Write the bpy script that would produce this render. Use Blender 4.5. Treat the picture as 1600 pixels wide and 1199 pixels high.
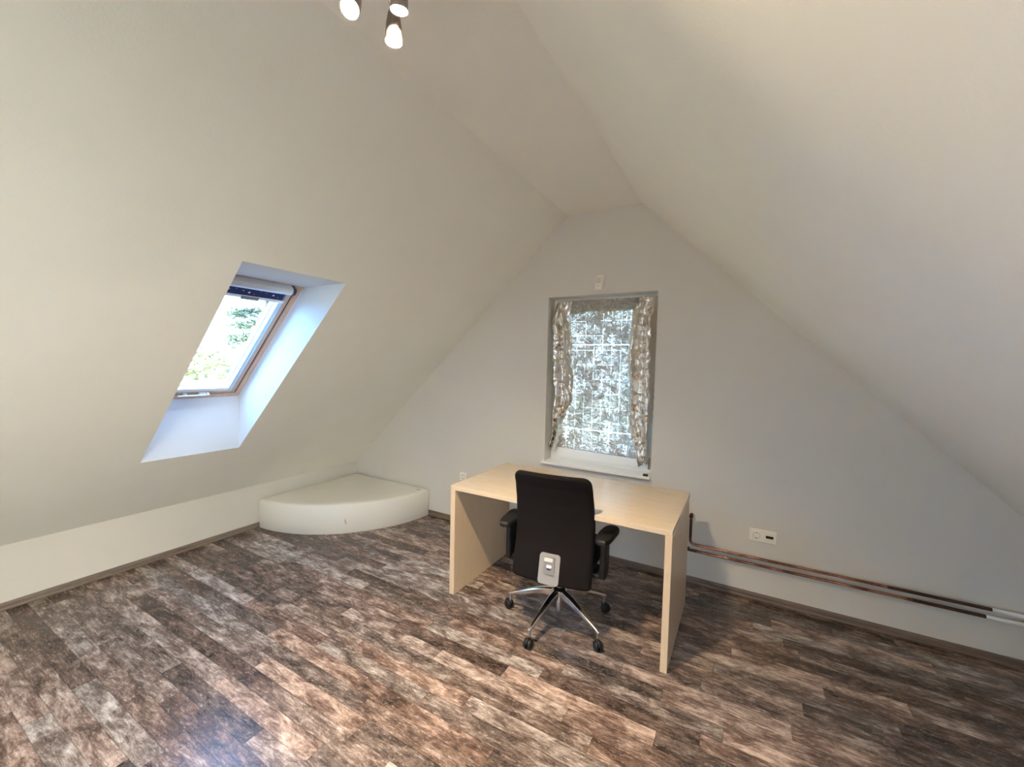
import bpy, bmesh, math, random
from mathutils import Vector, Matrix, noise
R = math.radians
random.seed(7)
for o in list(bpy.data.objects): bpy.data.objects.remove(o)
S = bpy.context.scene
COL = S.collection

# ------------------------------------------------------------------ camera
cd = bpy.data.cameras.new('camera'); cam = bpy.data.objects.new('camera', cd); COL.objects.link(cam)
YAW, PITCH, ROLL = 0.5151, 0.0496, 0.0229
F = Vector((-math.sin(YAW)*math.cos(PITCH), math.cos(YAW)*math.cos(PITCH), -math.sin(PITCH)))
Rr = Vector((math.cos(YAW), math.sin(YAW), 0)); U = Rr.cross(F)
R2 = Rr*math.cos(ROLL)+U*math.sin(ROLL); U2 = -Rr*math.sin(ROLL)+U*math.cos(ROLL)
M = Matrix((R2, U2, -F)).transposed().to_4x4(); M.translation = Vector((3.776, -3.1402, 1.5386))
cam.matrix_world = M
cd.sensor_width = 36; cd.sensor_fit = 'HORIZONTAL'; cd.lens = 641.08/1600*36; cd.clip_start = 0.02; cd.clip_end = 500
S.camera = cam
# ------------------------------------------------------------------ sky, sun, exposure
W = bpy.data.worlds.new('sky'); S.world = W; W.use_nodes = True
wt = W.node_tree; wn = wt.nodes; wn['Background'].inputs[1].default_value = 10.5
_tc = wn.new('ShaderNodeTexCoord'); _sx = wn.new('ShaderNodeSeparateXYZ'); _rp = wn.new('ShaderNodeValToRGB')    # blue sky away from the sun, pale hazy sky on the sun's side
wt.links.new(_tc.outputs['Generated'], _sx.inputs[0]); _mm = wn.new('ShaderNodeMath'); _mm.operation = 'MULTIPLY_ADD'; _mm.inputs[1].default_value = -.3; _m2 = wn.new('ShaderNodeMath'); _m2.operation = 'MULTIPLY_ADD'; _m2.inputs[1].default_value = .5; _m2.inputs[2].default_value = .25; wt.links.new(_sx.outputs[0], _m2.inputs[0]); wt.links.new(_sx.outputs[2], _mm.inputs[0]); wt.links.new(_m2.outputs[0], _mm.inputs[2]); wt.links.new(_mm.outputs[0], _rp.inputs[0]); wt.links.new(_rp.outputs[0], wn['Background'].inputs[0])
_rp.color_ramp.elements[0].position = 0.0; _rp.color_ramp.elements[0].color = (.19, .48, 1.0, 1); _rp.color_ramp.elements[1].position = .6; _rp.color_ramp.elements[1].color = (1.0, .93, .82, 1)
sd = bpy.data.lights.new('sun', 'SUN'); sd.energy = 12; sd.angle = R(1); sd.color = (1, .95, .85)
sun = bpy.data.objects.new('sun', sd); COL.objects.link(sun); sun.rotation_euler = (R(52), 0, R(95))
LAMP = 6500.0
vs = S.view_settings; vs.view_transform = 'Standard'; vs.look = 'None'; vs.gamma = 1; vs.use_curve_mapping = False; vs.exposure = 1.2
S.cycles.max_bounces = 12; S.cycles.diffuse_bounces = 8; S.cycles.glossy_bounces = 4; S.cycles.transparent_max_bounces = 12

# ------------------------------------------------------------------ materials
def mat(name, col=(.8, .8, .8), rough=.5, metal=0, spec=.5, emit=None, es=0):
    m = bpy.data.materials.new(name); m.use_nodes = True; b = m.node_tree.nodes['Principled BSDF']
    b.inputs['Base Color'].default_value = (*col, 1); b.inputs['Roughness'].default_value = rough
    b.inputs['Metallic'].default_value = metal; b.inputs['Specular IOR Level'].default_value = spec
    if emit: b.inputs['Emission Color'].default_value = (*emit, 1); b.inputs['Emission Strength'].default_value = es
    return m
class N:
    """small node-graph helper"""
    def __init__(s, m): s.t = m.node_tree; s.b = s.t.nodes.get('Principled BSDF'); s.out = s.t.nodes.get('Material Output')
    def n(s, typ, **kw):
        x = s.t.nodes.new(typ)
        for k, v in kw.items(): setattr(x, k, v)
        return x
    def put(s, v, sock):
        if isinstance(v, bpy.types.NodeSocket): s.t.links.new(v, sock)
        else: sock.default_value = v
    def math(s, op, a, b=0.0, c=None):
        x = s.n('ShaderNodeMath', operation=op); s.put(a, x.inputs[0]); s.put(b, x.inputs[1])
        if c is not None: s.put(c, x.inputs[2])
        return x.outputs[0]
    def pos(s): return s.n('ShaderNodeNewGeometry').outputs['Position']
    def objc(s): return s.n('ShaderNodeTexCoord').outputs['Object']
    def sep(s, v): x = s.n('ShaderNodeSeparateXYZ'); s.put(v, x.inputs[0]); return x.outputs
    def comb(s, a, b, c): x = s.n('ShaderNodeCombineXYZ'); [s.put(v, x.inputs[i]) for i, v in enumerate((a, b, c))]; return x.outputs[0]
    def vm(s, op, a, b): x = s.n('ShaderNodeVectorMath', operation=op); s.put(a, x.inputs[0]); s.put(b, x.inputs[1]); return x.outputs[0]
    def noise(s, v, scale, detail=3, rough=.5, dist=0):
        x = s.n('ShaderNodeTexNoise'); s.put(v, x.inputs['Vector']); x.inputs['Scale'].default_value = scale
        x.inputs['Detail'].default_value = detail; x.inputs['Roughness'].default_value = rough; x.inputs['Distortion'].default_value = dist
        return x.outputs['Fac']
    def white(s, v): x = s.n('ShaderNodeTexWhiteNoise'); s.put(v, x.inputs['Vector']); return x.outputs
    def ramp(s, f, stops):
        x = s.n('ShaderNodeValToRGB'); s.put(f, x.inputs[0]); e = x.color_ramp.elements
        while len(e) < len(stops): e.new(.5)
        for i, (p, c) in enumerate(stops): e[i].position = p; e[i].color = (*c, 1) if len(c) == 3 else c
        return x.outputs[0]
    def mix(s, f, a, b, mode='MIX'):
        x = s.n('ShaderNodeMix', data_type='RGBA', blend_type=mode); s.put(f, x.inputs[0]); s.put(a, x.inputs[6]); s.put(b, x.inputs[7]); return x.outputs[2]
    def bump(s, h, st, dist=.01):
        x = s.n('ShaderNodeBump'); s.put(h, x.inputs['Height']); x.inputs['Strength'].default_value = st; x.inputs['Distance'].default_value = dist
        s.t.links.new(x.outputs[0], s.b.inputs['Normal']); return x.outputs[0]

def paint(name, col, scale=170, st=.25, dist=.002, rough=.85):
    m = mat(name, col, rough, spec=.25); g = N(m); p = g.pos()
    a = g.noise(p, scale, 3, .6); b = g.noise(p, 3.0, 2)
    g.put(g.mix(b, (col[0]*.97, col[1]*.97, col[2]*.96, 1), (min(1, col[0]*1.03), min(1, col[1]*1.03), min(1, col[2]*1.04), 1)), g.b.inputs['Base Color'])
    g.bump(a, st, dist); return m
WALL = paint('wall_paint', (.71, .68, .615))
CEIL = paint('slope_paint', (.86, .85, .765), 120, .22, .003)
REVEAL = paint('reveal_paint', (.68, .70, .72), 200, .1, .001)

def floor_mat():
    m = mat('plank_vinyl', rough=.36, spec=.5); g = N(m)
    x, y, z = g.sep(g.pos())
    w, L = .0835, .72
    ry = g.math('DIVIDE', g.math('ADD', y, 20.0), w); row = g.math('FLOOR', ry); fy = g.math('FRACT', ry)
    off = g.white(g.comb(row, 3.3, 1.7))[0]
    rx = g.math('ADD', g.math('DIVIDE', g.math('ADD', x, 10.0), L), g.math('MULTIPLY', off, 5.0)); colm = g.math('FLOOR', rx); fx = g.math('FRACT', rx)
    idn = g.white(g.comb(row, colm, .5)); tone, rc = idn[0], idn[1]
    r1, r2, r3 = g.sep(rc)
    pv = g.comb(g.math('MULTIPLY_ADD', r1, 37.0, x), g.math('MULTIPLY_ADD', r2, 29.0, y), tone)
    st = g.vm('MULTIPLY', pv, (1.0, 2.6, 1.0))
    cloud = g.noise(st, 6.5, 9, .72, .5)
    grain = g.noise(g.vm('MULTIPLY', pv, (1.0, 6.0, 1.0)), 17, 9, .78, .35)
    speck = g.noise(g.vm('MULTIPLY', pv, (1.0, 2.0, 1.0)), 46, 6, .8, .5)
    f = g.math('ADD', g.math('MULTIPLY', cloud, .62), g.math('MULTIPLY', grain, .38))
    f = g.math('ADD', f, g.math('MULTIPLY', g.math('SUBTRACT', tone, .5), .115))
    c = g.ramp(f, [(.38, (.021, .016, .0135)), (.45, (.066, .049, .041)), (.51, (.130, .099, .084)), (.57, (.26, .22, .195)), (.66, (.50, .45, .41))])
    red = g.mix(g.math('MULTIPLY', r3, .5), c, g.mix(1.0, c, (1.25, .86, .68, 1), 'MULTIPLY'))
    sp = g.ramp(speck, [(.565, (0, 0, 0)), (.65, (1, 1, 1))])
    c2 = g.mix(g.math('MULTIPLY', sp, .42), red, (.50, .46, .41, 1))
    e1 = g.math('MINIMUM', fy, g.math('SUBTRACT', 1.0, fy)); e2 = g.math('MULTIPLY', g.math('MINIMUM', fx, g.math('SUBTRACT', 1.0, fx)), L/w)
    seam = g.ramp(g.math('MINIMUM', e1, e2), [(0.0, (.45, .45, .45)), (.03, (1, 1, 1))])
    g.put(g.mix(1.0, c2, seam, 'MULTIPLY'), g.b.inputs['Base Color'])
    g.put(g.math('MULTIPLY_ADD', grain, .14, .19), g.b.inputs['Roughness'])
    g.bump(g.math('ADD', grain, g.math('MULTIPLY', speck, .6)), .12, .002)
    return m
FLOOR = floor_mat()
def wood(name, a, b, axis, rough=.4, sc=18):
    m = mat(name, rough=rough); g = N(m); v = [14, 14, 14]; v[axis] = 1.2
    p = g.vm('MULTIPLY', g.objc(), tuple(v))
    n1 = g.noise(p, sc*.35, 5, .6, .5); n2 = g.noise(p, sc*3, 3, .6)
    g.put(g.ramp(g.math('ADD', g.math('MULTIPLY', n1, .6), g.math('MULTIPLY', n2, .4)), [(.32, a), (.68, b)]), g.b.inputs['Base Color'])
    g.bump(n2, .05, .001); return m
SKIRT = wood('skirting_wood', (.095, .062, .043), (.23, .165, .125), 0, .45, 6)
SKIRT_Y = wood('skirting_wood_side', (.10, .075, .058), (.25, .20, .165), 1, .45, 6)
BEECH = wood('birch_laminate', (.56, .435, .30), (.66, .535, .385), 0, .17)
BEECH_Z = wood('birch_laminate_upright', (.56, .42, .275), (.66, .51, .35), 2, .32)
PINE = wood('lacquered_pine', (.56, .38, .27), (.72, .53, .40), 0, .35, 5)
PVC = mat('white_plastic', (.88, .88, .85), .3)
PVC2 = mat('ivory_plastic', (.90, .87, .77), .3)
RAIL = mat('anodised_rail', (.62, .68, .74), .35, .6)
DARKGREY = mat('dark_grey_plastic', (.05, .05, .055), .5)
BLACKP = mat('black_plastic', (.008, .008, .008), .5, spec=.35)
CHROME = mat('polished_aluminium', (.78, .77, .76), .16, 1)
STEEL = mat('brushed_nickel', (.55, .50, .46), .3, 1)
COPPER = mat('copper', (.50, .20, .12), .32, 1)
COPPERD = mat('tarnished_copper', (.10, .05, .035), .45, .8)
GREYPL = mat('grey_plastic', (.25, .24, .235), .45)
SILVER = mat('silver_badge', (.85, .85, .85), .3, .5)
GAPSHADE = mat('gap_shade', (.04, .022, .015), .7)  # dark colour painted for the shade in the gap between frame and sash
def fabric(name, col, sc=900, st=.5):
    m = mat(name, col, .95, spec=.15); g = N(m); p = g.objc()
    a = g.noise(p, sc, 2, .6); g.put(g.mix(a, (*[c*.7 for c in col], 1), (*[c*1.35 for c in col], 1)), g.b.inputs['Base Color']); g.bump(a, st, .001); return m
BLACKF = fabric('black_wool', (.008, .006, .006))
CREAM = paint('cream_leatherette', (.82, .785, .70), 400, .08, .0008, .6)
def copper_mat():
    g = N(COPPER); n = g.noise(g.pos(), 9, 4, .6)
    g.put(g.ramp(n, [(.35, (.16, .055, .035)), (.6, (.52, .23, .14)), (.75, (.72, .40, .28))]), g.b.inputs['Base Color'])
copper_mat()
def glass():
    m = bpy.data.materials.new('window_glass'); m.use_nodes = True; t = m.node_tree; t.nodes.remove(t.nodes['Principled BSDF'])
    g = N(m); tr = g.n('ShaderNodeBsdfTransparent'); tr.inputs[0].default_value = (.94, .97, .97, 1)
    gl = g.n('ShaderNodeBsdfGlossy'); gl.inputs['Roughness'].default_value = .02
    fr = g.n('ShaderNodeLayerWeight'); mx = g.n('ShaderNodeMixShader')
    fac = g.math('MULTIPLY_ADD', g.math('POWER', fr.outputs['Facing'], 5.0), .5, .03)
    t.links.new(fac, mx.inputs[0]); t.links.new(tr.outputs[0], mx.inputs[1]); t.links.new(gl.outputs[0], mx.inputs[2]); t.links.new(mx.outputs[0], g.out.inputs[0]); return m
GLASS = glass()
def foil(name, film):
    m = mat(name, (.80, .775, .74) if film else (.74, .70, .64), .2, 1); g = N(m); p = g.pos()
    x, y, z = g.sep(p)
    wv = g.n('ShaderNodeTexVoronoi'); wv.feature = 'F1'
    dst = g.vm('ADD', p, g.comb(g.math('MULTIPLY', g.noise(p, 22, 3), .06), 0.0, g.math('MULTIPLY', g.noise(g.vm('ADD', p, (3, 7, 1)), 22, 3), .06)))
    g.put(dst, wv.inputs['Vector']); wv.inputs['Scale'].default_value = 42
    nn = g.noise(p, 60, 5, .65, 1.2)
    h = g.math('ADD', wv.outputs['Distance'], nn)
    nb = g.bump(h, .8 if film else .12, .02 if film else .012)
    g.put(g.math('MULTIPLY_ADD', nn, .16, .10 if film else .03), g.b.inputs['Roughness'])
    if film:
        tr = g.n('ShaderNodeBsdfTransparent'); tr.inputs[0].default_value = (1, .95, .88, 1)
        tl = g.n('ShaderNodeBsdfTranslucent'); tl.inputs[0].default_value = (.95, .90, .83, 1); g.t.links.new(nb, tl.inputs['Normal'])
        ad = g.n('ShaderNodeMixShader'); ad.inputs[0].default_value = .6
        g.t.links.new(tr.outputs[0], ad.inputs[1]); g.t.links.new(tl.outputs[0], ad.inputs[2])
        # fold grid of the unfolded rescue blanket: worn lines let more light through
        fx = g.math('FRACT', g.math('DIVIDE', g.math('ADD', x, 5.0), .073)); lx = g.math('LESS_THAN', g.math('ABSOLUTE', g.math('SUBTRACT', fx, .5)), .022)
        fz = g.math('FRACT', g.math('DIVIDE', g.math('ADD', z, .17), .118)); lz = g.math('LESS_THAN', g.math('ABSOLUTE', g.math('SUBTRACT', fz, .5)), .012)
        line = g.math('MAXIMUM', lx, lz)
        brk = g.noise(p, 14, 3)
        line = g.math('MULTIPLY', line, g.math('GREATER_THAN', brk, .45))
        l1 = g.math('LESS_THAN', g.math('ABSOLUTE', g.math('SUBTRACT', z, 1.703)), .0035); l2 = g.math('LESS_THAN', g.math('ABSOLUTE', g.math('SUBTRACT', z, 1.003)), .0035)
        line = g.math('MAXIMUM', g.math('MULTIPLY', line, .7), g.math('MAXIMUM', l1, l2))
        big = g.noise(p, 7, 3, .6); crk = g.noise(p, 80, 5, .75, 2.2)
        cr2 = g.math('ABSOLUTE', g.math('SUBTRACT', g.noise(g.vm('ADD', p, (2, 2, 9)), 30, 4, .7, 1.2), .5))
        base = g.math('SUBTRACT', g.math('ADD', g.math('MULTIPLY', g.math('SUBTRACT', crk, .42), 2.4), g.math('MULTIPLY', g.math('SUBTRACT', big, .47), .9)), g.math('MULTIPLY', cr2, .8))
        vc = g.n('ShaderNodeTexVoronoi'); g.put(dst, vc.inputs['Vector']); vc.inputs['Scale'].default_value = 75
        base = g.math('ADD', base, g.math('MULTIPLY', g.math('SUBTRACT', g.sep(vc.outputs['Color'])[0], .5), .5))
        base = g.math('MINIMUM', base, .42)
        fac = g.math('MINIMUM', g.math('ADD', g.math('MAXIMUM', base, .04), g.math('MULTIPLY', line, .55)), .85)
        mx = g.n('ShaderNodeMixShader'); g.t.links.new(fac, mx.inputs[0]); g.t.links.new(g.b.outputs[0], mx.inputs[1]); g.t.links.new(ad.outputs[0], mx.inputs[2])
        g.t.links.new(mx.outputs[0], g.out.inputs[0])
    return m
FILM = foil('foil_film', True); FOIL = foil('foil_crumpled', False)
def leafmat(name, a, b):
    m = mat(name, a, .7); g = N(m); oi = g.noise(g.pos(), 1.3, 3)
    g.put(g.mix(oi, (*a, 1), (*b, 1)), g.b.inputs['Base Color']); return m
LEAF1 = leafmat('blue_green_needles', (.06, .085, .06), (.13, .16, .11)); LEAF2 = leafmat('yellow_green_leaves', (.09, .11, .035), (.17, .18, .07)); BARK = mat('bark', (.16, .12, .09), .9)
GRASS = leafmat('grass', (.12, .18, .06), (.2, .26, .1))

# ------------------------------------------------------------------ builders
def put(name, bm, m=None, parent=None, smooth=None, mats=None):
    me = bpy.data.meshes.new(name); bm.normal_update(); bm.to_mesh(me); bm.free()
    for q in (mats or [m]): me.materials.append(q)
    if smooth is not None:
        me.shade_smooth() if hasattr(me, 'shade_smooth') else None
        if smooth < 180: me.set_sharp_from_angle(angle=R(smooth))
    o = bpy.data.objects.new(name, me); COL.objects.link(o)
    if parent: o.parent = parent
    return o
def tag(o, label=None, cat=None, group=None, kind=None):
    if label: o['label'] = label
    if cat: o['category'] = cat
    if group: o['group'] = group
    if kind: o['kind'] = kind
    return o
def empty(name, loc=(0, 0, 0), rz=0):
    o = bpy.data.objects.new(name, None); COL.objects.link(o); o.location = loc; o.rotation_euler = (0, 0, rz); o.empty_display_size = .05; return o
def box(bm, a, b, bev=0, seg=2, mtx=None):
    a = Vector(a); b = Vector(b); c = (a+b)/2; d = b-a
    r = bmesh.ops.create_cube(bm, size=1); vs_ = r['verts']
    bmesh.ops.scale(bm, vec=[max(abs(k), 1e-5) for k in d], verts=vs_)
    if bev > 0:
        ed = list({e for v in vs_ for e in v.link_edges})
        r2 = bmesh.ops.bevel(bm, geom=ed, offset=bev, segments=seg, profile=.5, affect='EDGES')
        vs_ = list({v for f in r2['faces'] for v in f.verts} | {v for v in vs_ if v.is_valid})
    bmesh.ops.translate(bm, vec=c, verts=vs_)
    if mtx: bmesh.ops.transform(bm, matrix=mtx, verts=vs_)
    return vs_
def B(*args, **kw):
    bm = bmesh.new(); box(bm, *args, **kw); return bm
def tube(bm, pts, rad, seg=16, cap=True, scale2=1.0):
    pts = [Vector(p) for p in pts]; rings = []
    rads = rad if isinstance(rad, (list, tuple)) else [rad]*len(pts)
    t0 = (pts[1]-pts[0]).normalized(); up = Vector((0, 0, 1)) if abs(t0.z) < .9 else Vector((0, 1, 0))
    nrm = t0.cross(up).normalized()
    for i, p in enumerate(pts):
        t = ((pts[min(i+1, len(pts)-1)]-pts[max(i-1, 0)])).normalized()
        nrm = (nrm - t*nrm.dot(t)).normalized(); bi = t.cross(nrm)
        rings.append([bm.verts.new(p+(nrm*math.cos(a)*rads[i]+bi*math.sin(a)*rads[i]*scale2)) for a in [2*math.pi*k/seg for k in range(seg)]])
    for a, b in zip(rings, rings[1:]):
        for k in range(seg): bm.faces.new((a[k], a[(k+1) % seg], b[(k+1) % seg], b[k]))
    if cap: bm.faces.new(rings[0][::-1]); bm.faces.new(rings[-1])
    bmesh.ops.recalc_face_normals(bm, faces=bm.faces)
def lathe(bm, prof, mtx=None, seg=32):
    rings = []; new = []
    for r_, z_ in prof:
        ring = [bm.verts.new((max(r_, 1e-5)*math.cos(2*math.pi*k/seg), max(r_, 1e-5)*math.sin(2*math.pi*k/seg), z_)) for k in range(seg)]; rings.append(ring); new += ring
    for a, b in zip(rings, rings[1:]):
        for k in range(seg): bm.faces.new((a[k], a[(k+1) % seg], b[(k+1) % seg], b[k]))
    bmesh.ops.remove_doubles(bm, verts=new, dist=1e-6)
    if mtx: bmesh.ops.transform(bm, matrix=mtx, verts=[v for v in new if v.is_valid])
def poly(bm, pts, mi=0):
    f = bm.faces.new([bm.verts.new(p) for p in pts]); f.material_index = mi; return f
def struct(name, bm, m, label=None, **kw):
    o = put(name, bm, m, **kw); o['kind'] = 'structure'
    if label: o['label'] = label
    return o
def slab(bm, outline, z0, z1):
    a = [bm.verts.new((x, y, z0)) for x, y in outline]; b = [bm.verts.new((x, y, z1)) for x, y in outline]; n = len(a)
    bm.faces.new(a[::-1]); bm.faces.new(b)
    for i in range(n): bm.faces.new((a[i], a[(i+1) % n], b[(i+1) % n], b[i]))

# ------------------------------------------------------------------ room shell
HK, ZC, XA, XB = .3894, 2.737, 2.484, 3.064
ML = (ZC-HK)/XA; MR = .9695; XR = XB+(ZC-HK)/MR
Y0, Y1 = -5.3, 0.0
lx = lambda z: (z-HK)/ML
bm = bmesh.new(); box(bm, (0, Y0, -.05), (XR, Y1, 0)); struct('floor', bm, FLOOR, 'floor of distressed brown and grey plank vinyl')
bm = bmesh.new(); box(bm, (-.06, Y0, -.05), (0, Y1, HK)); struct('wall_left', bm, WALL, 'low knee wall under the left slope')
bm = bmesh.new(); box(bm, (XR, Y0, -.05), (XR+.06, Y1, HK)); struct('wall_right', bm, WALL, 'low knee wall under the right slope')
WX0, WX1, WZ0, WZ1 = 2.33, 3.203, .718, 2.090
def gable(bm, y, hole, dep):
    x0, x1, z0, z1 = hole
    P = lambda x, z: (x, y, z)
    top = lambda x: HK+ML*x if x < XA else (ZC if x < XB else ZC-MR*(x-XB))
    poly(bm, [P(0, 0), P(x0, 0), P(x0, top(x0)), P(0, HK)])
    poly(bm, [P(x0, 0), P(x1, 0), P(x1, z0), P(x0, z0)])
    mids = [x for x in (XB, XA) if x0 < x < x1]
    poly(bm, [P(x0, z1), P(x1, z1), P(x1, top(x1))]+[P(x, ZC) for x in mids]+[P(x0, top(x0))])
    r = [P(x1, 0), P(XR, 0), P(XR, HK)]+([P(XB, ZC)] if x1 < XB else [])+([P(XA, ZC)] if x1 < XA else [])+[P(x1, top(x1))]
    poly(bm, r)
    c = [(x0, z0), (x1, z0), (x1, z1), (x0, z1)]
    for i in range(4):
        a, b = c[i], c[(i+1) % 4]; poly(bm, [(a[0], y, a[1]), (b[0], y, b[1]), (b[0], y+dep, b[1]), (a[0], y+dep, a[1])])
bm = bmesh.new(); gable(bm, 0, (WX0, WX1, WZ0, WZ1), .20); struct('wall_back', bm, WALL, 'gable end wall with the foil covered window')
bm = bmesh.new(); poly(bm, [(0, Y0, 0), (XR, Y0, 0), (XR, Y0, HK), (XB, Y0, ZC), (XA, Y0, ZC), (0, Y0, HK)]); struct('wall_front', bm, WALL)
bm = bmesh.new(); poly(bm, [(XA, Y0, ZC), (XA, Y1, ZC), (XB, Y1, ZC), (XB, Y0, ZC)]); struct('ceiling', bm, CEIL, 'narrow flat ceiling strip between the slopes')
bm = bmesh.new(); bmr = bmesh.new(); rx_ = lambda z: XB+(ZC-z)/MR
RH = (-5.1, -3.7, 1.05, 2.35); GP = lambda y, z, o=0: (rx_(z)+o*.696, y, z+o*.718)  # opening for the added roof window that brightens the room
for ya, yc in ((Y0, RH[0]), (RH[1], Y1)): poly(bm, [GP(ya, HK), GP(ya, ZC), GP(yc, ZC), GP(yc, HK)])
poly(bm, [GP(RH[0], HK), GP(RH[0], RH[2]), GP(RH[1], RH[2]), GP(RH[1], HK)]); poly(bm, [GP(RH[0], RH[3]), GP(RH[0], ZC), GP(RH[1], ZC), GP(RH[1], RH[3])])
struct('ceiling_right', bm, CEIL, 'right sloping ceiling')
cr_ = [(RH[0], RH[2]), (RH[1], RH[2]), (RH[1], RH[3]), (RH[0], RH[3])]
for i in range(4): a, b = cr_[i], cr_[(i+1) % 4]; poly(bmr, [GP(*a), GP(*b), GP(*b, .25), GP(*a, .25)])
struct('trim_3', bmr, REVEAL)
# left slope with the skylight opening and an unseen one added for light
SKZ0, SKZ1 = .8589, 1.990
SKF0, SKF1 = 1.248, 1.996                       # frame bottom / top
al = math.atan(ML)
def sky_x(z): return lx(z-.389)
holes = [(-4.85, -3.95), (-2.067, -1.488)]
bm = bmesh.new(); bmr = bmesh.new()
def SP(y, z): return (lx(z), y, z)
ys = [Y0]+[v for h in holes for v in h]+[Y1]
for i in range(len(ys)-1):
    a, b = ys[i], ys[i+1]
    if (a, b) in holes:
        poly(bm, [SP(a, HK), SP(b, HK), SP(b, SKZ0), SP(a, SKZ0)]); poly(bm, [SP(a, SKZ1), SP(b, SKZ1), SP(b, ZC), SP(a, ZC)])
    else:
        poly(bm, [SP(a, HK), SP(b, HK), SP(b, SKZ0), SP(a, SKZ0)]); poly(bm, [SP(a, SKZ0), SP(b, SKZ0), SP(b, SKZ1), SP(a, SKZ1)]); poly(bm, [SP(a, SKZ1), SP(b, SKZ1), SP(b, ZC), SP(a, ZC)])
struct('ceiling_left', bm, CEIL, 'left sloping ceiling with the roof window')
for k, (a, b) in enumerate(holes):
    bmr = bmesh.new()
    lo = (lx(SKZ0), SKZ0); hi = (lx(SKZ1), SKZ1); fl = (lx(SKZ0), SKF0); fh = (lx(SKZ0)+(SKF1-SKF0)/ML, SKF1)
    V = lambda p, y: (p[0], y, p[1])
    poly(bmr, [V(lo, a), V(lo, b), V(fl, b), V(fl, a)]); poly(bmr, [V(hi, a), V(fh, a), V(fh, b), V(hi, b)])
    poly(bmr, [V(lo, b), V(hi, b), V(fh, b), V(fl, b)]); poly(bmr, [V(lo, a), V(fl, a), V(fh, a), V(hi, a)])
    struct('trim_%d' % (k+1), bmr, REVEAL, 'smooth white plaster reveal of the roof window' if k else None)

# skirting boards
def skirt(bm, prof, a, b, ax):
    # prof: (out, z) outline, swept from a to b
    A = [bm.verts.new((a[0]+ax[0]*o, a[1]+ax[1]*o, z)) for o, z in prof]; Bv = [bm.verts.new((b[0]+ax[0]*o, b[1]+ax[1]*o, z)) for o, z in prof]; n = len(prof)
    for i in range(n): bm.faces.new((A[i], A[(i+1) % n], Bv[(i+1) % n], Bv[i]))
    bm.faces.new(A[::-1]); bm.faces.new(Bv); bmesh.ops.recalc_face_normals(bm, faces=bm.faces)
prof = [(.0, 0), (.016, 0), (.018, .008), (.013, .016), (.013, .034), (.010, .042), (.004, .046), (0, .046)]
bm = bmesh.new(); skirt(bm, prof, (0, -.001), (XR, -.001), (0, -1)); struct('baseboard_back', bm, SKIRT, 'brown wood skirting along the gable wall')
bm = bmesh.new(); skirt(bm, prof, (.001, Y0), (.001, -.016), (1, 0)); struct('baseboard_left', bm, SKIRT_Y, 'brown wood skirting along the knee wall')
bm = bmesh.new(); skirt(bm, prof, (XR-.001, Y0), (XR-.001, -.016), (-1, 0)); struct('baseboard_right', bm, SKIRT_Y)

# ------------------------------------------------------------------ roof windows
def roof_window(name, yr, width, detailed):
    O = Vector((lx(SKZ0), yr, SKF0)); Sx = Vector((math.cos(al), 0, math.sin(al))); Nn = Vector((-math.sin(al), 0, math.cos(al))); Yy = Vector((0, 1, 0))
    mx = Matrix((Sx, Yy, Nn)).transposed().to_4x4(); mx.translation = O       # local x = up the slope, y = world y, z = outward
    root = empty(name); root.matrix_world = mx; root['kind'] = 'structure'
    L = (SKF1-SKF0)/math.sin(al); Wd = width
    def ring(nm, o0, o1, n0, n1, m, bev=.003):
        bm = bmesh.new()
        box(bm, (o0, -Wd+o0, n0), (o1, -o0, n1), bev); box(bm, (L-o1, -Wd+o0, n0), (L-o0, -o0, n1), bev)
        box(bm, (o1-bev, -o1, n0+.0003), (L-o1+bev, -o0, n1-.0003), bev); box(bm, (o1-bev, -Wd+o0, n0+.0003), (L-o1+bev, -Wd+o1, n1-.0003), bev)
        return put(nm, bm, m, root)
    ring('frame', -.012, .032, 0, .10, PINE); ring('gap_shade_fill', .030, .043, .012, .09, GAPSHADE, 0)  # second ring is a dark fill standing in for the gap's shade
    s = ring('sash', .0425, .104, .004, .075, PINE)
    bm = bmesh.new(); box(bm, (.098, -Wd+.098, .048), (L-.098, -.098, .054)); put('pane', bm, GLASS, root)
    ring('glazing_bead', .100, .108, .03, .05, RAIL, .001)
    return root, mx, L
w1, mx1, LS = roof_window('window_1', -1.488, .579, True)
tag(w1, 'pine framed roof window in the left slope')
w3, _, _ = roof_window('fill_window_left', -3.95, .90, False)  # unseen window added behind the camera to brighten the room
# handle on the bottom rail of the roof window
bm = bmesh.new(); box(bm, (.046, -.275, -.014), (.066, -.235, .004), .004); box(bm, (.052, -.232, -.026), (.064, -.215, .0), .003)
tube(bm, [(.056, -.40, -.020), (.056, -.30, -.022), (.056, -.235, -.020)], [.005, .006, .008], 12); box(bm, (.046, -.365, -.016), (.064, -.345, .004), .003)
put('handle', bm, PVC, w1, 40)
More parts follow.
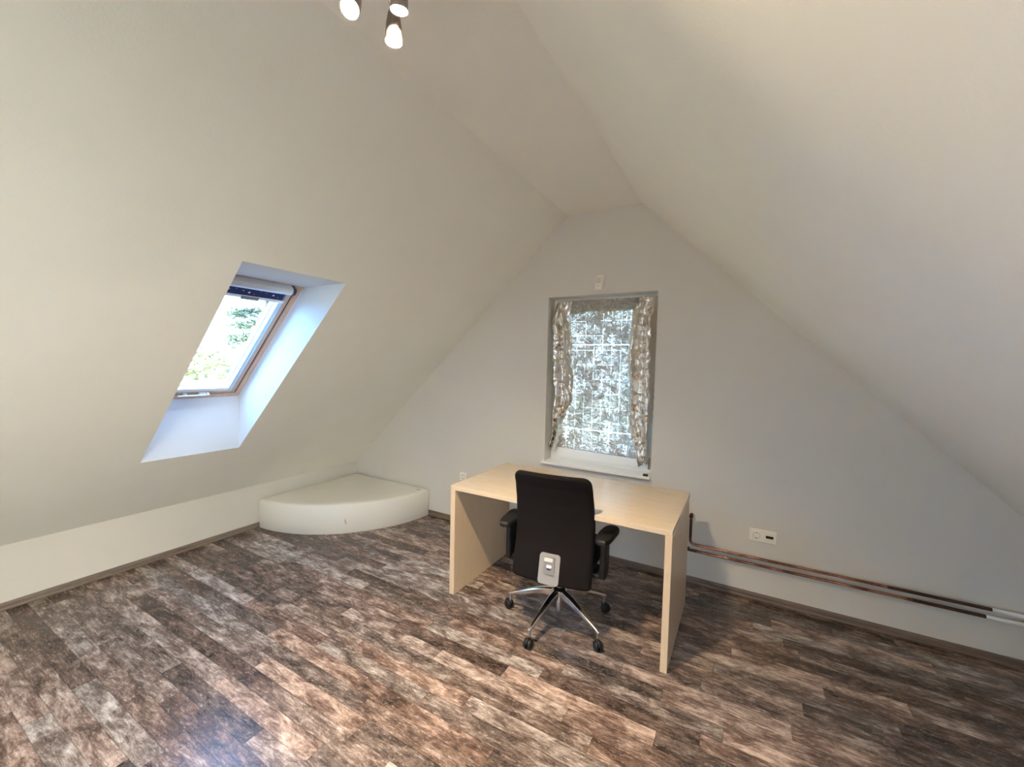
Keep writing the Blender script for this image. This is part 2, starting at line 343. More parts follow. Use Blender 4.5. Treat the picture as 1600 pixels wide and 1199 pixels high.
# star blind: a thing of its own hung in the roof window
bl = empty('roller_blind'); bl.matrix_world = mx1; tag(bl, 'navy roller blind with white stars, rolled up at the roof window top', 'blind')
bm = bmesh.new()
pr = [(1.030, .004), (1.030, -.026), (1.036, -.040), (1.050, -.047), (1.068, -.047), (1.080, -.040), (1.084, -.028), (1.084, .004)]
A = [bm.verts.new((x, -.082, z)) for x, z in pr]; Bv = [bm.verts.new((x, -.50, z)) for x, z in pr]; n = len(pr)
for i in range(n): bm.faces.new((A[i], A[(i+1) % n], Bv[(i+1) % n], Bv[i]))
bm.faces.new(A); bm.faces.new(Bv[::-1]); bmesh.ops.recalc_face_normals(bm, faces=bm.faces); put('cassette', bm, mat('blind_cassette', (.72, .74, .76), .35, .3), bl, 40)
for y0, y1 in ((-.082, -.062), (-.517, -.50)):
    bm = bmesh.new(); A = [bm.verts.new((x, y0, z-.001)) for x, z in pr]; Bv = [bm.verts.new((x, y1, z-.001)) for x, z in pr]
    for i in range(n): bm.faces.new((A[i], A[(i+1) % n], Bv[(i+1) % n], Bv[i]))
    bm.faces.new(A); bm.faces.new(Bv[::-1]); bmesh.ops.recalc_face_normals(bm, faces=bm.faces); tag(put('end_cap', bm, DARKGREY, bl), 'dark grey end cap')
fab = put('fabric', B((.962, -.50, -.010), (1.040, -.085, -.007)), mat('navy_fabric', (.022, .03, .11), .85), bl)
SM = mat('star_white', (.85, .85, .85), .8)
for cy, cs, rr in [(-.16, 1.003, .007), (-.205, 1.012, .003), (-.30, .998, .008), (-.335, 1.006, .004), (-.27, .990, .0025), (-.24, 1.015, .0025), (-.41, 1.004, .004), (-.45, .995, .0065), (-.13, .992, .0025), (-.375, 1.014, .0025)]:
    bm = bmesh.new(); v = [bm.verts.new((cs-.011+math.cos(a)*(rr if k % 2 == 0 else rr*.42)*1.25, cy+math.sin(a)*(rr if k % 2 == 0 else rr*.42)*1.25, -.0106)) for k, a in [(k, math.pi/5*k) for k in range(10)]]
    bm.faces.new(v); put('star_print', bm, SM, fab)
put('bottom_bar', B((.944, -.505, -.016), (.963, -.080, -.004), .003), PVC, bl)
tag(put('pull_handle', B((.938, -.335, -.022), (.960, -.235, -.010), .004), GREYPL, bl), 'grey grip')
for ya in (-.104, -.505):
    bm = bmesh.new(); box(bm, (.070, ya, -.006), (1.035, ya+.027, .0035), .002); box(bm, (.070, ya+.010, -.010), (1.035, ya+.016, -.006), .001)
    put('side_rail', bm, RAIL, bl)
bm = bmesh.new(); box(bm, (.078, -.505, -.006), (.106, -.077, .0035), .002); put('bottom_rail', bm, PVC, bl)

# ------------------------------------------------------------------ gable window
w2 = empty('window_2', (0, 0, 0)); w2['kind'] = 'structure'; w2['label'] = 'white tilt and turn window in the gable wall'
def rect_ring(nm, x0, x1, z0, z1, w, y0, y1, m, par, wb=None, bev=.004):
    bm = bmesh.new(); wb = wb or w
    box(bm, (x0, y0, z0), (x1, y1, z0+wb), bev); box(bm, (x0, y0, z1-w), (x1, y1, z1), bev)
    box(bm, (x0, y0+.0003, z0+wb-bev), (x0+w, y1-.0003, z1-w+bev), bev); box(bm, (x1-w, y0+.0003, z0+wb-bev), (x1, y1-.0003, z1-w+bev), bev); return put(nm, bm, m, par)
rect_ring('frame', WX0, WX1, WZ0, WZ1, .045, .125, .19, PVC, w2)
rect_ring('sash', WX0+.033, WX1-.033, WZ0+.028, WZ1-.033, .075, .108, .175, PVC, w2, .085)
rect_ring('glazing_bead', WX0+.105, WX1-.105, WZ0+.108, WZ1-.105, .016, .103, .120, PVC, w2)
put('pane', B((WX0+.10, .14, WZ0+.10), (WX1-.10, .146, WZ1-.10)), GLASS, w2)
put('hinge', B((3.160, .094, .745), (3.174, .108, .835), .004), GREYPL, w2)
put('window_sill', B((2.312, -.042, .702), (3.203, .125, .722), .004), PVC, w2)
tag(put('latch_stay', B((3.150, -.030, .7225), (3.185, -.006, .737), .003), mat('navy_plastic', (.01, .014, .03), .4), w2), 'small dark latch on the sill')
# roof window added for light in the right slope, unseen behind the camera
w4 = empty('fill_window_right'); w4['kind'] = 'structure'
bm = bmesh.new()
mR = Matrix((Vector((-.718, 0, .696)), Vector((0, -1, 0)), Vector((.696, 0, .718)))).transposed().to_4x4(); mR.translation = Vector(GP(RH[1], RH[2], .2))
LR = (RH[3]-RH[2])/.696; WR = RH[1]-RH[0]; w4.matrix_world = mR
box(bm, (0, 0, 0), (.09, WR, .08)); box(bm, (LR-.09, 0, 0), (LR, WR, .08)); box(bm, (.09, 0, 0), (LR-.09, .09, .08)); box(bm, (.09, WR-.09, 0), (LR-.09, WR, .08)); put('frame', bm, PINE, w4)
put('pane', B((.08, .08, .05), (LR-.08, WR-.08, .056)), GLASS, w4)

# ---- foil
def interp(pts, z):
    pts = sorted(pts, key=lambda q: -q[1])
    if z >= pts[0][1]: return pts[0][0]
    for a, b in zip(pts, pts[1:]):
        if a[1] >= z >= b[1]: t = (a[1]-z)/(a[1]-b[1]); return a[0]+(b[0]-a[0])*t
    return pts[-1][0]
def sheet(name, left, right, zt, zbl, zbr, yb, nfold, amp, cr, nx, nz, m, seed, parent=None):
    bm = bmesh.new(); g = []
    for j in range(nz+1):
        t = j/nz; row = []
        for i in range(nx+1):
            s = i/nx; zb = zbl+(zbr-zbl)*s; z = zt+(zb-zt)*t
            xl, xr = interp(left, z)-(.006 if nfold else 0), interp(right, z)+(.006 if nfold else 0); x = xl+(xr-xl)*s
            ph = s*nfold*2*math.pi+1.3*noise.noise(Vector((s*2, t*2.2, seed)))*2
            fade = min(1, 4*t+.35)
            y = yb-amp*(.5+.5*math.sin(ph))*fade - cr*.12*noise.noise(Vector((x*45, z*34, seed))) - cr*1.9*abs(noise.noise(Vector((x*22+z*5, z*9, seed+5)))) - cr*1.3*abs(noise.noise(Vector((x*12-z*9, z*16, seed+8))))
            row.append(bm.verts.new((x+.004*noise.noise(Vector((z*25, s*4, seed))), y, z+.003*noise.noise(Vector((x*40, 2, seed))))))
        g.append(row)
    for j in range(nz):
        for i in range(nx):
            if (i+j) % 2: bm.faces.new((g[j][i], g[j][i+1], g[j+1][i])); bm.faces.new((g[j][i+1], g[j+1][i+1], g[j+1][i]))
            else: bm.faces.new((g[j][i], g[j][i+1], g[j+1][i+1])); bm.faces.new((g[j][i], g[j+1][i+1], g[j+1][i]))
    o = put(name, bm, m, parent)
    md = o.modifiers.new('thickness', 'SOLIDIFY'); md.thickness = .0006
    return o
f1 = sheet('foil_sheet', [(2.395, 2.07), (2.40, .8)], [(3.10, 2.07), (3.09, .8)], 2.066, .832, .815, .100, 0, 0, .004, 60, 110, FILM, 3)
tag(f1, 'flat translucent silver foil sheet taped across the window glass', 'foil')
fl = sheet('foil_drape', [(2.385, 2.054), (2.352, 1.927), (2.372, 1.749), (2.362, 1.555), (2.352, 1.342), (2.350, 1.095), (2.365, .966), (2.338, .80)],
           [(2.50, 2.05), (2.483, 1.94), (2.516, 1.716), (2.513, 1.542), (2.533, 1.431), (2.531, 1.239), (2.466, 1.105), (2.437, .939), (2.395, .80)], 2.058, .835, .79, .088, 1.7, .045, .010, 40, 130, FOIL, 11)
tag(fl, 'gathered silver foil drape hanging down the left side of the window', 'foil drape', 'silver foil drapes')
fr = sheet('foil_drape', [(3.06, 2.05), (3.016, 1.934), (3.0, 1.744), (2.988, 1.626), (3.005, 1.448), (3.032, 1.301), (3.019, 1.181), (3.043, 1.004), (3.096, .771)],
           [(3.190, 2.06), (3.182, 1.942), (3.188, 1.599), (3.180, 1.166), (3.168, 1.018), (3.165, .871), (3.160, .75)], 2.062, .765, .80, .088, 1.6, .048, .010, 46, 130, FOIL, 23)
tag(fr, 'wide gathered silver foil drape hanging down the right side of the window', 'foil drape', 'silver foil drapes')

# ------------------------------------------------------------------ desk
DX0, DX1, DY0, DY1, DH = 2.1315, 3.503, -1.0186, -.292, .73
dk = empty('desk', ((DX0+DX1)/2, (DY0+DY1)/2, 0)); tag(dk, 'pale birch laminate desk with panel legs standing below the window', 'desk')
def pl(nm, a, b, m, bev=.0015, par=dk, off=dk.location):
    bm = bmesh.new(); box(bm, Vector(a)-off, Vector(b)-off, bev); return put(nm, bm, m, par)
pl('tabletop', (DX0, DY0, .701), (DX1, DY1, DH), BEECH)
p1 = pl('side_panel', (DX0, DY0, 0), (DX0+.036, DY1, .7005), BEECH_Z); p2 = pl('side_panel', (DX1-.034, DY0, 0), (DX1, DY1, .7005), BEECH_Z)
for yy, zz in ((-.93, .675), (-.36, .675)):
    bm = bmesh.new(); lathe(bm, [(0, .004), (.007, .004), (.008, 0)], Matrix.Translation(Vector((DX0+.036, yy, zz))-dk.location) @ Matrix.Rotation(R(90), 4, 'Y'), 16); put('cam_bolt', bm, DARKGREY, dk)
pl('corner_bracket', (DX0+.036, -.52, .655), (DX0+.041, -.505, .700), STEEL, .001)
bm = bmesh.new(); lathe(bm, [(0, .0012), (.006, .0012), (.007, 0)], Matrix.Translation(Vector((DX1, -.72, .60))-dk.location) @ Matrix.Rotation(R(90), 4, 'Y'), 16); put('screw_cap', bm, mat('tan_cap', (.35, .25, .16), .5), dk)

# ------------------------------------------------------------------ office chair
ch = empty('office_chair', (2.865, -.895, 0), R(6)); tag(ch, 'black fabric swivel office chair pushed under the desk, seen from behind', 'chair')
# base
bm = bmesh.new(); lathe(bm, [(0, .026), (.017, .026), (.0185, .030), (.0185, .19), (.016, .20), (.016, .34), (0, .34)], None, 28); put('column', bm, CHROME, ch, 40)
bm = bmesh.new(); lathe(bm, [(.019, .145), (.040, .150), (.046, .165), (.046, .195), (.034, .205), (.0, .205)], None, 32); put('hub', bm, CHROME, ch, 40)
def caster(par, x, y, ang):
    bm = bmesh.new(); m0 = Matrix.Translation((x, y, 0)) @ Matrix.Rotation(ang, 4, 'Z')
    for s in (-1, 1):
        prof_ = [(0, .009), (.006, .0105), (.017, .0095), (.0235, .006), (.0265, .001), (.0265, -.006), (.022, -.009), (0, -.009)]
        lathe(bm, prof_, m0 @ Matrix.Translation((s*.0135-0, -.012, .0265)) @ Matrix.Rotation(R(90)*s, 4, 'Y'), 28)
    # hood
    pts = [(0, -.012+.030*math.cos(a), .0265+.030*math.sin(a)) for a in [R(20+14*k) for k in range(11)]]
    tmp = bmesh.new(); tube(tmp, pts, [.004]+[.0065]*9+[.004], 10); bmesh.ops.transform(tmp, matrix=m0, verts=tmp.verts)
    me = bpy.data.meshes.new('t'); tmp.to_mesh(me); tmp.free(); bm.from_mesh(me); bpy.data.meshes.remove(me)
    box(bm, (-.006, -.020, .020), (.006, .006, .050), .002, mtx=m0)
    put('caster', bm, BLACKP, par, 40)
    bm = bmesh.new(); lathe(bm, [(0, .046), (.0075, .046), (.0075, .088), (.010, .089), (.010, .102), (0, .103)], Matrix.Translation((x, y, 0)), 16); put('caster_stem', bm, STEEL, par, 40)
for k in range(5):
    a = R(-176+72.5*k); d = Vector((math.cos(a), math.sin(a), 0)); q = Vector((-d.y, d.x, 0)); bm = bmesh.new(); rings = []
    # (distance, half width top, half width bottom, z top, z bottom)
    for t, wt, wb, zt, zb in [(.030, .021, .016, .198, .150), (.10, .019, .015, .186, .146), (.17, .016, .012, .163, .130), (.24, .013, .010, .136, .112), (.29, .011, .009, .116, .098), (.318, .010, .008, .106, .092), (.324, .007, .006, .102, .094)]:
        rings.append([bm.verts.new(d*t+q*w+Vector((0, 0, z))) for w, z in [(-wt*.6, zt), (wt*.6, zt), (wt, zt-.006), (wb, zb), (-wb, zb), (-wt, zt-.006)]])
    for r1, r2 in zip(rings, rings[1:]):
        for i in range(6): bm.faces.new((r1[i], r1[(i+1) % 6], r2[(i+1) % 6], r2[i]))
    bm.faces.new(rings[0][::-1]); bm.faces.new(rings[-1]); bmesh.ops.recalc_face_normals(bm, faces=bm.faces)
    lg = put('base_leg', bm, CHROME, ch, 35)
    md = lg.modifiers.new('bevel', 'BEVEL'); md.width = .0025; md.segments = 2; md.limit_method = 'ANGLE'
    caster(lg, d.x*.31, d.y*.31, a+[R(60), R(95), R(60), R(20), R(0)][k])
# backrest: curved cushion with rounded corners
def yb(z): # rear surface, v coordinate
    pts = [(.32, -.243), (.42, -.222), (.55, -.188), (.65, -.185), (.75, -.202), (.85, -.232), (.92, -.262), (.96, -.285)]
    for a, b in zip(pts, pts[1:]):
        if z <= b[0]: t = max(0, (z-a[0])/(b[0]-a[0])); t = t*t*(3-2*t)*.4+t*.6; return a[1]+(b[1]-a[1])*t
    return pts[-1][1]
bm = bmesh.new(); nx, nz = 28, 44; zb0, zt0 = .328, .944
def half(z):
    t = (z-zb0)/(zt0-zb0); w = .229+(-.012)*max(0, (t-.55)/.45)
    for zz, rr, top in ((zt0, .045, 1), (zb0, .018, 0)):
        dz = abs(zz-z)
        if dz < rr: w -= rr-math.sqrt(max(0, rr*rr-(rr-dz)**2))
    return w
zs = [zb0+(zt0-zb0)*(.5-.5*math.cos(math.pi*j/nz)) for j in range(nz+1)]
grids = []
for side in (0, 1):
    g = []
    for z in zs:
        row = []; hw = half(z)
        for i in range(nx+1):
            s = -math.cos(math.pi*i/nx); x = hw*s
            edge = min(1, (hw-abs(x))/.022); ez = min(1, min(zt0-z, z-zb0)/.022); e = math.sqrt(max(0, 1-(1-edge)**2))*math.sqrt(max(0, 1-(1-ez)**2))
            yc = yb(z)+.028-.018*(x/.23)**2*0
            wrap = .028*(x/.23)**2
            y = yc+wrap+(-1 if side == 0 else 1)*(.004+.024*e)
            row.append(bm.verts.new((x, y, z)))
        g.append(row)
    grids.append(g)
for side, g in enumerate(grids):
    for j in range(nz):
        for i in range(nx):
            f = (g[j][i], g[j][i+1], g[j+1][i+1], g[j+1][i]); bm.faces.new(f if side == 0 else f[::-1])
g0, g1 = grids
for j in range(nz):
    for i in (0, nx): f = (g0[j][i], g1[j][i], g1[j+1][i], g0[j+1][i]); bm.faces.new(f)
for i in range(nx):
    for j in (0, nz): bm.faces.new((g0[j][i], g0[j][i+1], g1[j][i+1], g1[j][i]))
bmesh.ops.recalc_face_normals(bm, faces=bm.faces)
br = put('backrest', bm, BLACKF, ch, 180)
# top lip seam
bm = bmesh.new(); tube(bm, [(-.172+.344*i/20, yb(.925)+.0+.028*((-.172+.344*i/20)/.23)**2+.001, .928+.0*i) for i in range(21)], .0035, 8); put('piping', bm, BLACKF, br, 180)
# service plate at the bottom of the back
def rr_slab(bm, cx, cz, w, h, r, fn, d0, d1, n=6):
    o = []
    for sx, sz, a0 in ((1, 1, 0), (-1, 1, 90), (-1, -1, 180), (1, -1, 270)):
        for k in range(n+1): a = R(a0+90*k/n); o.append((cx+sx*(w/2-r)+r*math.cos(a), cz+sz*(h/2-r)+r*math.sin(a)))
    A = [bm.verts.new((x, fn(x, z)-d0, z)) for x, z in o]; Bv = [bm.verts.new((x, fn(x, z)-d1, z)) for x, z in o]; k = len(o)
    bm.faces.new(A); bm.faces.new(Bv[::-1])
    for i in range(k): bm.faces.new((A[i], A[(i+1) % k], Bv[(i+1) % k], Bv[i]))
    bmesh.ops.recalc_face_normals(bm, faces=bm.faces)
fy = lambda x, z: (yb(.335)+(yb(.50)-yb(.335))*(z-.335)/.165)
bm = bmesh.new(); rr_slab(bm, .003, .416, .117, .155, .016, fy, -.012, .008); bp = put('back_plate', bm, GREYPL, ch, 40); tag(bp, 'grey plastic plate')
bm = bmesh.new(); rr_slab(bm, .003, .436, .062, .088, .008, fy, .006, .014); put('housing', bm, mat('grey_housing', (.20, .19, .185), .4), bp, 40)
bm = bmesh.new(); rr_slab(bm, -.001, .466, .048, .018, .004, fy, .010, .019); tag(put('lever', bm, mat('light_lever', (.50, .49, .48), .35), bp, 40), 'light grey lever')
bm = bmesh.new(); rr_slab(bm, .004, .433, .030, .014, .0068, fy, .010, .018); tag(put('badge', bm, SILVER, bp, 40), 'bright oval badge')
bm = bmesh.new(); rr_slab(bm, .004, .418, .022, .006, .002, fy, .013, .0146); tag(put('slot', bm, BLACKP, bp), 'dark slot')
# back carrier and seat
bm = bmesh.new(); box(bm, (-.235, -.175, .40), (.235, .27, .465), .028, 4)
for v in bm.verts: v.co.z += .012*((v.co.x/.235)**2) - (.02*max(0, (v.co.y-.18)/.09)**2)
put('seat', bm, BLACKF, ch, 60)
put('tilt_mechanism', B((-.085, -.15, .335), (.085, .10, .402), .012, 3), BLACKP, ch, 40)
bm = bmesh.new(); box(bm, (-.045, -.21, .36), (.045, -.12, .40), .008); put('back_bracket', bm, BLACKP, ch)
# armrests
for s in (-1, 1):
    bm = bmesh.new()
    ol = [(.245, -.205), (.262, -.222), (.300, -.222), (.320, -.17), (.332, -.06), (.336, .02), (.322, .048), (.290, .055), (.262, .03), (.246, -.04), (.240, -.12)]
    ol = [(s*x, y) for x, y in ol]
    ol = ol if s > 0 else ol[::-1]
    n = len(ol); lay = []
    for z, k in ((.590, .93), (.597, 1), (.612, 1), (.620, .95)):
        cx = sum(x for x, y in ol)/n; cy = sum(y for x, y in ol)/n
        lay.append([bm.verts.new((cx+(x-cx)*k, cy+(y-cy)*k, z+.02*((y+.08)/.14)*-.3)) for x, y in ol])
    for a_, b_ in zip(lay, lay[1:]):
        for i in range(n): bm.faces.new((a_[i], a_[(i+1) % n], b_[(i+1) % n], b_[i]))
    bm.faces.new(lay[0][::-1]); bm.faces.new(lay[-1]); bmesh.ops.recalc_face_normals(bm, faces=bm.faces)
    bmesh.ops.subdivide_edges(bm, edges=bm.edges, cuts=1, smooth=.5)
    ap = put('armrest', bm, BLACKP, ch, 50)
    bm = bmesh.new(); x0, x1 = sorted((s*.262, s*.292))
    box(bm, (x0, -.155, .385), (x1, -.02, .600), .010, 3); box(bm, (min(s*.15, s*.292), -.13, .37), (max(s*.15, s*.292), -.03, .400), .008)
    lathe(bm, [(0, .004), (.020, .004), (.022, 0), (0, 0)], Matrix.Translation((s*.292, -.085, .43)) @ Matrix.Rotation(R(90)*s, 4, 'Y'), 20)
    put('armrest_support', bm, BLACKP, ap, 40)
bm = bmesh.new(); tube(bm, [(.12, .03, .375), (.20, .03, .37), (.25, .03, .365)], [.006, .006, .009], 10); put('adjustment_lever', bm, BLACKP, ch, 40)

# ------------------------------------------------------------------ quarter-round platform in the corner
HB, RB = .265, 1.082
bm = bmesh.new(); nA = 48
def outline(inset):
    o = [(.022+inset, -.022-inset)]
    r = RB-inset
    a0 = math.asin((.022+inset)/r); 
    for k in range(nA+1):
        a = a0+(math.pi/2-2*a0)*k/nA; o.append((r*math.sin(a), -r*math.cos(a)))
    return o
lay = []
for z, ins in [(0, .004), (.004, 0), (HB-.022, 0), (HB-.010, .005), (HB-.003, .013), (HB, .028), (HB+.001, .10)]:
    lay.append([bm.verts.new((x, y, z)) for x, y in outline(ins)])
n = nA+2
for a_, b_ in zip(lay, lay[1:]):
    for i in range(n): bm.faces.new((a_[i], a_[(i+1) % n], b_[(i+1) % n], b_[i]))
bm.faces.new(lay[0][::-1]); bm.faces.new(lay[-1]); bmesh.ops.recalc_face_normals(bm, faces=bm.faces)
pf = put('padded_platform', bm, CREAM, None, 50); tag(pf, 'low cream quarter-round padded platform filling the left room corner', 'platform')
ang = math.atan2(.782, .771)
bm = bmesh.new(); c_ = Vector((math.sin(ang), -math.cos(ang), 0)); t_ = Vector((math.cos(ang), math.sin(ang), 0))
tube(bm, [c_*(RB-.002)+Vector((0, 0, .128)), c_*(RB+.007)+Vector((0, 0, .120))+t_*.001, c_*(RB+.008)+t_*.003+Vector((0, 0, .100)), c_*(RB-.002)+t_*.012+Vector((0, 0, .088))], [.004, .004, .004, .003], 8)
tag(put('fabric_loop', bm, mat('grey_loop', (.45, .43, .40), .8), pf), 'small grey loop on the front')
for xx in (1.000, 1.022):
    tag(put('corner_tab', B((xx, -.110, HB-.012), (xx+.006, -.075, HB+.004), .001), mat('pale_tab', (.40, .40, .40), .6), pf), 'small grey slot tab')
# ------------------------------------------------------------------ pipes
def arc(c, r, a0, a1, ax, n=8): return [Vector(c)+Vector((math.cos(R(a0+(a1-a0)*k/n))*r*(ax == 'xz'), 0 if ax == 'xz' else math.cos(R(a0+(a1-a0)*k/n))*r, math.sin(R(a0+(a1-a0)*k/n))*r)) for k in range(n+1)]
PY = -.034; zt_, zl_ = .2915, .2475
bm = bmesh.new()
pts = [(3.493, -.001, .496), (3.493, -.018, .496)]+[tuple(p) for p in [(3.493, PY+.004, .494), (3.493, PY, .488)]]+[(3.493, PY, .325)]+[(3.493+.025-.025*math.cos(R(a)), PY, .325-.0-.0335*math.sin(R(a))) for a in (20, 45, 70, 90)]+[(4.985, PY, zt_)]
tube(bm, pts, .0085, 14); up = put('copper_pipe', bm, COPPER, None, 60); tag(up, 'upper copper pipe along the wall, turning up behind the desk', 'pipe', 'copper heating pipes')
bm = bmesh.new(); tube(bm, [(3.493, PY, .470), (3.493, PY, .340)], .0092, 14); box(bm, (3.481, -.046, .478), (3.505, -.0, .503), .005); tag(put('elbow', bm, COPPERD, up, 60), 'dark tarnished elbow')
bm = bmesh.new(); tube(bm, [(4.55, PY, zt_), (4.975, PY, zt_)], .0092, 14); tag(put('tarnished_length', bm, COPPERD, up, 60), 'blackened length near the paint')
bm = bmesh.new(); tube(bm, [(4.97, PY, zt_), (XR-.002, PY, zt_)], .0102, 14); tag(put('painted_end', bm, PVC, up, 60), 'white painted end')
bm = bmesh.new(); tube(bm, [(3.478, 0, zl_), (3.478, PY+.004, zl_), (3.484, PY, zl_), (3.50, PY, zl_), (4.965, PY, zl_)], .0085, 14); lp = put('copper_pipe', bm, COPPER, None, 60); tag(lp, 'lower copper pipe along the wall, running straight above the skirting', 'pipe', 'copper heating pipes')
bm = bmesh.new(); tube(bm, [(3.478, -.001, zl_), (3.478, PY, zl_)], .0105, 14); tube(bm, [(3.478, PY, zl_), (3.54, PY, zl_)], .0095, 14); tag(put('elbow', bm, COPPERD, lp, 60), 'dark tarnished elbow')
bm = bmesh.new(); tube(bm, [(4.66, PY, zl_), (4.955, PY, zl_)], .0092, 14); tag(put('tarnished_length', bm, COPPERD, lp, 60), 'blackened length near the paint')
bm = bmesh.new(); tube(bm, [(4.95, PY, zl_), (XR-.002, PY, zl_)], .0102, 14); tag(put('painted_end', bm, PVC, lp, 60), 'white painted end')
for zz, lb in ((zt_, 'small silver clip holding the upper copper pipe'), (zl_, 'small silver clip holding the lower copper pipe')):
    bm = bmesh.new()
    ring = [Vector((3.716, PY+.0105*math.cos(a), zz+.0105*math.sin(a))) for a in [2*math.pi*k/14 for k in range(15)]]
    A = [bm.verts.new(p+Vector((-.006, 0, 0))) for p in ring[:-1]]; Bv = [bm.verts.new(p+Vector((.006, 0, 0))) for p in ring[:-1]]
    for i in range(14): bm.faces.new((A[i], A[(i+1) % 14], Bv[(i+1) % 14], Bv[i]))
    bmesh.ops.solidify(bm, geom=bm.faces[:], thickness=.0015)
    box(bm, (3.712, PY+.010, zz-.003), (3.720, .0, zz+.003)); box(bm, (3.711, PY-.014, zz+.004), (3.721, PY-.006, zz+.013), .001)
    tag(put('pipe_clip', bm, CHROME, None, 60), lb, 'clip', 'pipe clips')

# ------------------------------------------------------------------ sockets and sensor
def lat(par, nm, prof_, x, z, y, m, seg=28): 
    bm = bmesh.new(); lathe(bm, prof_, Matrix.Translation((x, y, z)) @ Matrix.Rotation(R(90), 4, 'X'), seg); bmesh.ops.recalc_face_normals(bm, faces=bm.faces); return put(nm, bm, m, par, 40)
def socket(par, x, z, y):
    pb = put('insert', B((x-.027, y-.012, z-.027), (x+.027, y-.006, z+.027), .003), PVC2, par)
    lat(pb, 'socket_well', [(0, -.002), (.0185, -.002), (.019, .0015), (.0215, .0015), (.022, 0)], x, z, y-.012, mat('well_ivory', (.60, .57, .49), .4))
    bm = bmesh.new()
    for dx in (-.0095, .0095): lathe(bm, [(0, .0003), (.0028, .0003), (.0028, -.001)], Matrix.Translation((x+dx, y-.0108, z)) @ Matrix.Rotation(R(90), 4, 'X'), 12)
    box(bm, (x-.003, y-.0135, z-.0195), (x+.003, y-.011, z-.014)); box(bm, (x-.003, y-.0135, z+.014), (x+.003, y-.011, z+.0195))
    put('contact_holes', bm, BLACKP, pb)
so = empty('wall_socket', (3.928, 0, .437)); tag(so, 'ivory double wall outlet with power socket and data port above the pipes', 'wall outlet')
bm = bmesh.new(); box(bm, (-.0765, -.009, -.041), (.0765, 0, .041), .004, 3); put('face_plate', bm, PVC2, so)
socket(so, -.037, 0, 0)
ins = put('data_insert', B((.010, -.012, -.027), (.064, -.006, .027), .003), PVC2, so)
tag(put('port', B((.016, -.0135, -.008), (.058, -.0115, .009), .001), BLACKP, ins), 'black data port')
so2 = empty('wall_socket', (1.492, 0, .449)); tag(so2, 'white single power socket on the wall behind the left desk corner', 'wall outlet')
bm = bmesh.new(); box(bm, (-.041, -.009, -.041), (.041, 0, .041), .004, 3); put('face_plate', bm, PVC2, so2); socket(so2, 0, 0, 0)
se = empty('motion_sensor', (2.768, 0, 2.178)); tag(se, 'small white motion sensor box on the wall above the window', 'sensor')
put('bracket', B((-.020, -.020, .015), (.033, 0, .058), .003), PVC2, se)
bm = bmesh.new(); box(bm, (-.033, -.040, -.055), (.027, -.006, .043), .007, 3); bd = put('housing', bm, PVC2, se, 50)
bm = bmesh.new(); rr_slab(bm, -.003, .012, .036, .044, .006, lambda x, z: -.039, -.004, .004); tag(put('lens', bm, mat('sensor_lens', (.68, .66, .60), .5), bd, 40), 'domed lens window')
bm = bmesh.new(); rr_slab(bm, -.003, -.030, .012, .004, .0015, lambda x, z: -.040, -.002, .001); put('indicator', bm, GREYPL, bd)

# ------------------------------------------------------------------ ceiling spotlight
lc = Vector((2.800, -2.335, ZC))
sp = empty('ceiling_spotlight', lc); tag(sp, 'brushed nickel ceiling spotlight with three lit cone heads', 'ceiling lamp')
bm = bmesh.new(); lathe(bm, [(0, -.028), (.070, -.028), (.078, -.022), (.080, -.012), (.080, 0), (0, 0)], None, 48); bmesh.ops.recalc_face_normals(bm, faces=bm.faces); put('ceiling_plate', bm, STEEL, sp, 40)
BULB = mat('lit_bulb', (1, .9, .7), .5, emit=(1, .80, .53), es=LAMP)
SHIN = mat('lamp_shade_metal', (.34, .30, .27), .38, .9)
def head(mouth, axis, foot):
    """mouth: centre of the opening; axis: direction the light points; foot: where the stem meets the plate"""
    mouth = Vector(mouth)-lc; foot = Vector(foot); ax = Vector(axis).normalized()
    q = Vector((0, 0, -1)).rotation_difference(ax).to_matrix().to_4x4(); mt = Matrix.Translation(mouth) @ q
    bm = bmesh.new()
    lathe(bm, [(.0245, 0), (.0255, .001), (.0248, .025), (.0222, .052), (.018, .078), (.013, .094), (.007, .100), (0, .101)], mt, 40)
    lathe(bm, [(.0245, 0), (.0238, .010), (.0228, .030), (.0225, .032)], mt, 40)
    bmesh.ops.recalc_face_normals(bm, faces=bm.faces)
    sh = put('lamp_head', bm, SHIN, sp, 40)
    bm = bmesh.new(); lathe(bm, [(0, .024), (.012, .0245), (.018, .026), (.0222, .029)], mt, 32); put('bulb', bm, BULB, sh, 60)
    top = mt @ Vector((0, 0, .085)); side = mt @ Vector((0, 0, .050))
    bm = bmesh.new(); tube(bm, [foot+Vector((0, 0, -.026)), foot+Vector((0, 0, -.055)), (foot+top)/2+Vector((0, 0, -.01)), top], .005, 12); put('stem', bm, STEEL, sp, 60)
head((2.756, -2.322, 2.532), (.30, -.52, -.90), (-.035, -.02, 0))
head((2.868, -2.243, 2.541), (-.14, .12, -1), (.045, .0, 0))
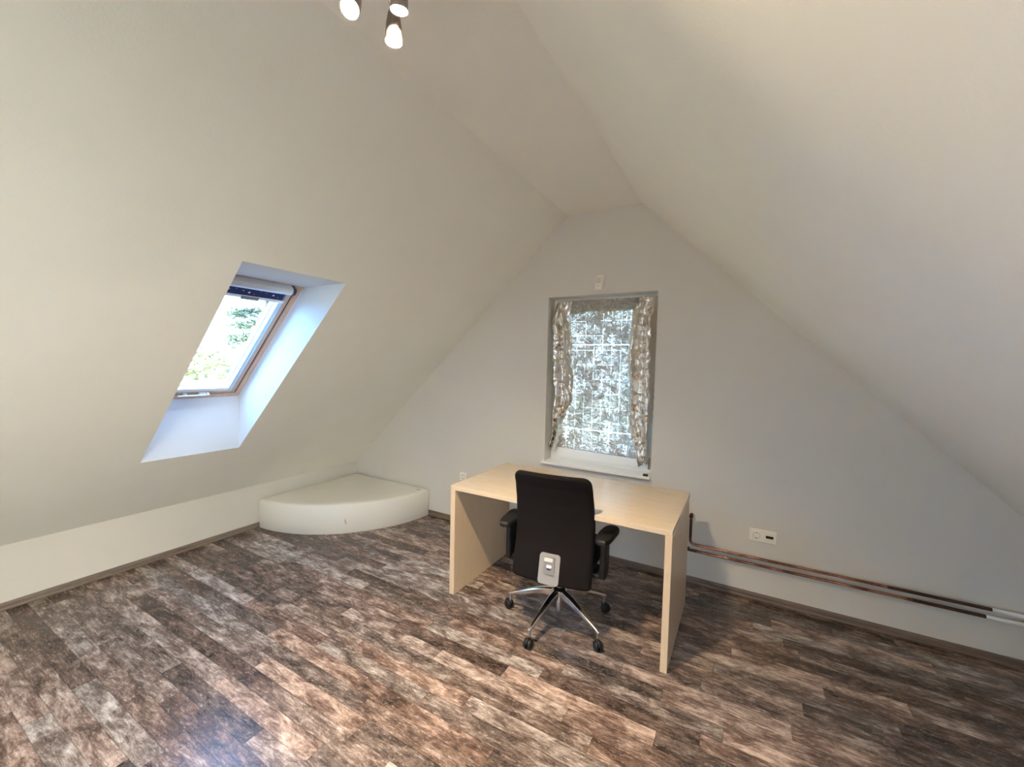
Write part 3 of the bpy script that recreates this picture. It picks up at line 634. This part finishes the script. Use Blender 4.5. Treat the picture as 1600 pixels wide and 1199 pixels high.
head((2.806, -2.203, 2.503), (-.02, .02, -1), (-.005, .045, 0))

# ------------------------------------------------------------------ outside
bm = bmesh.new(); lathe(bm, [(0, -5.0), (90, -5.0)], None, 48); tag(put('lawn', bm, GRASS), None, None, None, 'structure').name = 'floor_outside'
def tree(loc, h, rad, nleaf, m, label, seed, cone=True, leaf=.16, name='conifer_tree'):
    rnd = random.Random(seed); root = empty(name, loc); tag(root, label, 'tree', 'trees outside the roof window')
    bm = bmesh.new(); tube(bm, [(0, 0, 0), (.1, .05, h*.5), (.05, 0, h*.97)], [.22, .14, .02], 10); br_ = []
    for k in range(34):
        t = .15+.8*k/34; a = rnd.uniform(0, 6.28); rr = rad*((1-t)*1.1+.12 if cone else math.sqrt(max(.05, 1-(2*t-1.15)**2)))
        p0 = Vector((.05, 0, h*t)); p1 = p0+Vector((math.cos(a)*rr, math.sin(a)*rr, (-.12 if cone else .35)*rr)); br_.append((p0, p1)); tube(bm, [p0, (p0+p1)/2+Vector((0, 0, .06)), p1], [.05, .03, .012], 6)
    put('trunk', bm, BARK, root)
    bm = bmesh.new()
    for _ in range(nleaf):
        p0, p1 = rnd.choice(br_); s = rnd.uniform(.25, 1.05); c = p0.lerp(p1, s)+Vector((rnd.gauss(0, .16), rnd.gauss(0, .16), rnd.gauss(0, .10)))*(1.0 if cone else 2.0)
        u_ = Vector((rnd.gauss(0, 1), rnd.gauss(0, 1), rnd.gauss(0, .5))).normalized(); v_ = u_.cross(Vector((rnd.gauss(0, 1), rnd.gauss(0, 1), rnd.gauss(0, 1)))).normalized()
        l = leaf*rnd.uniform(.5, 1.1); poly(bm, [c-u_*l*.5, c+v_*l*.22, c+u_*l*.5, c-v_*l*.22])
    tag(put('foliage', bm, m, root), None)
tree((-14.75, 7.36, -5), 12.0, 2.9, 11000, LEAF1, 'tall blue-green tree outside the roof window, right of the view', 5, True, .29)
tree((-9.8, 1.7, -5), 6.7, 2.3, 5000, LEAF2, 'yellow-green bushy tree outside the roof window, lower left of the view', 9, False, .22, 'leafy_tree')
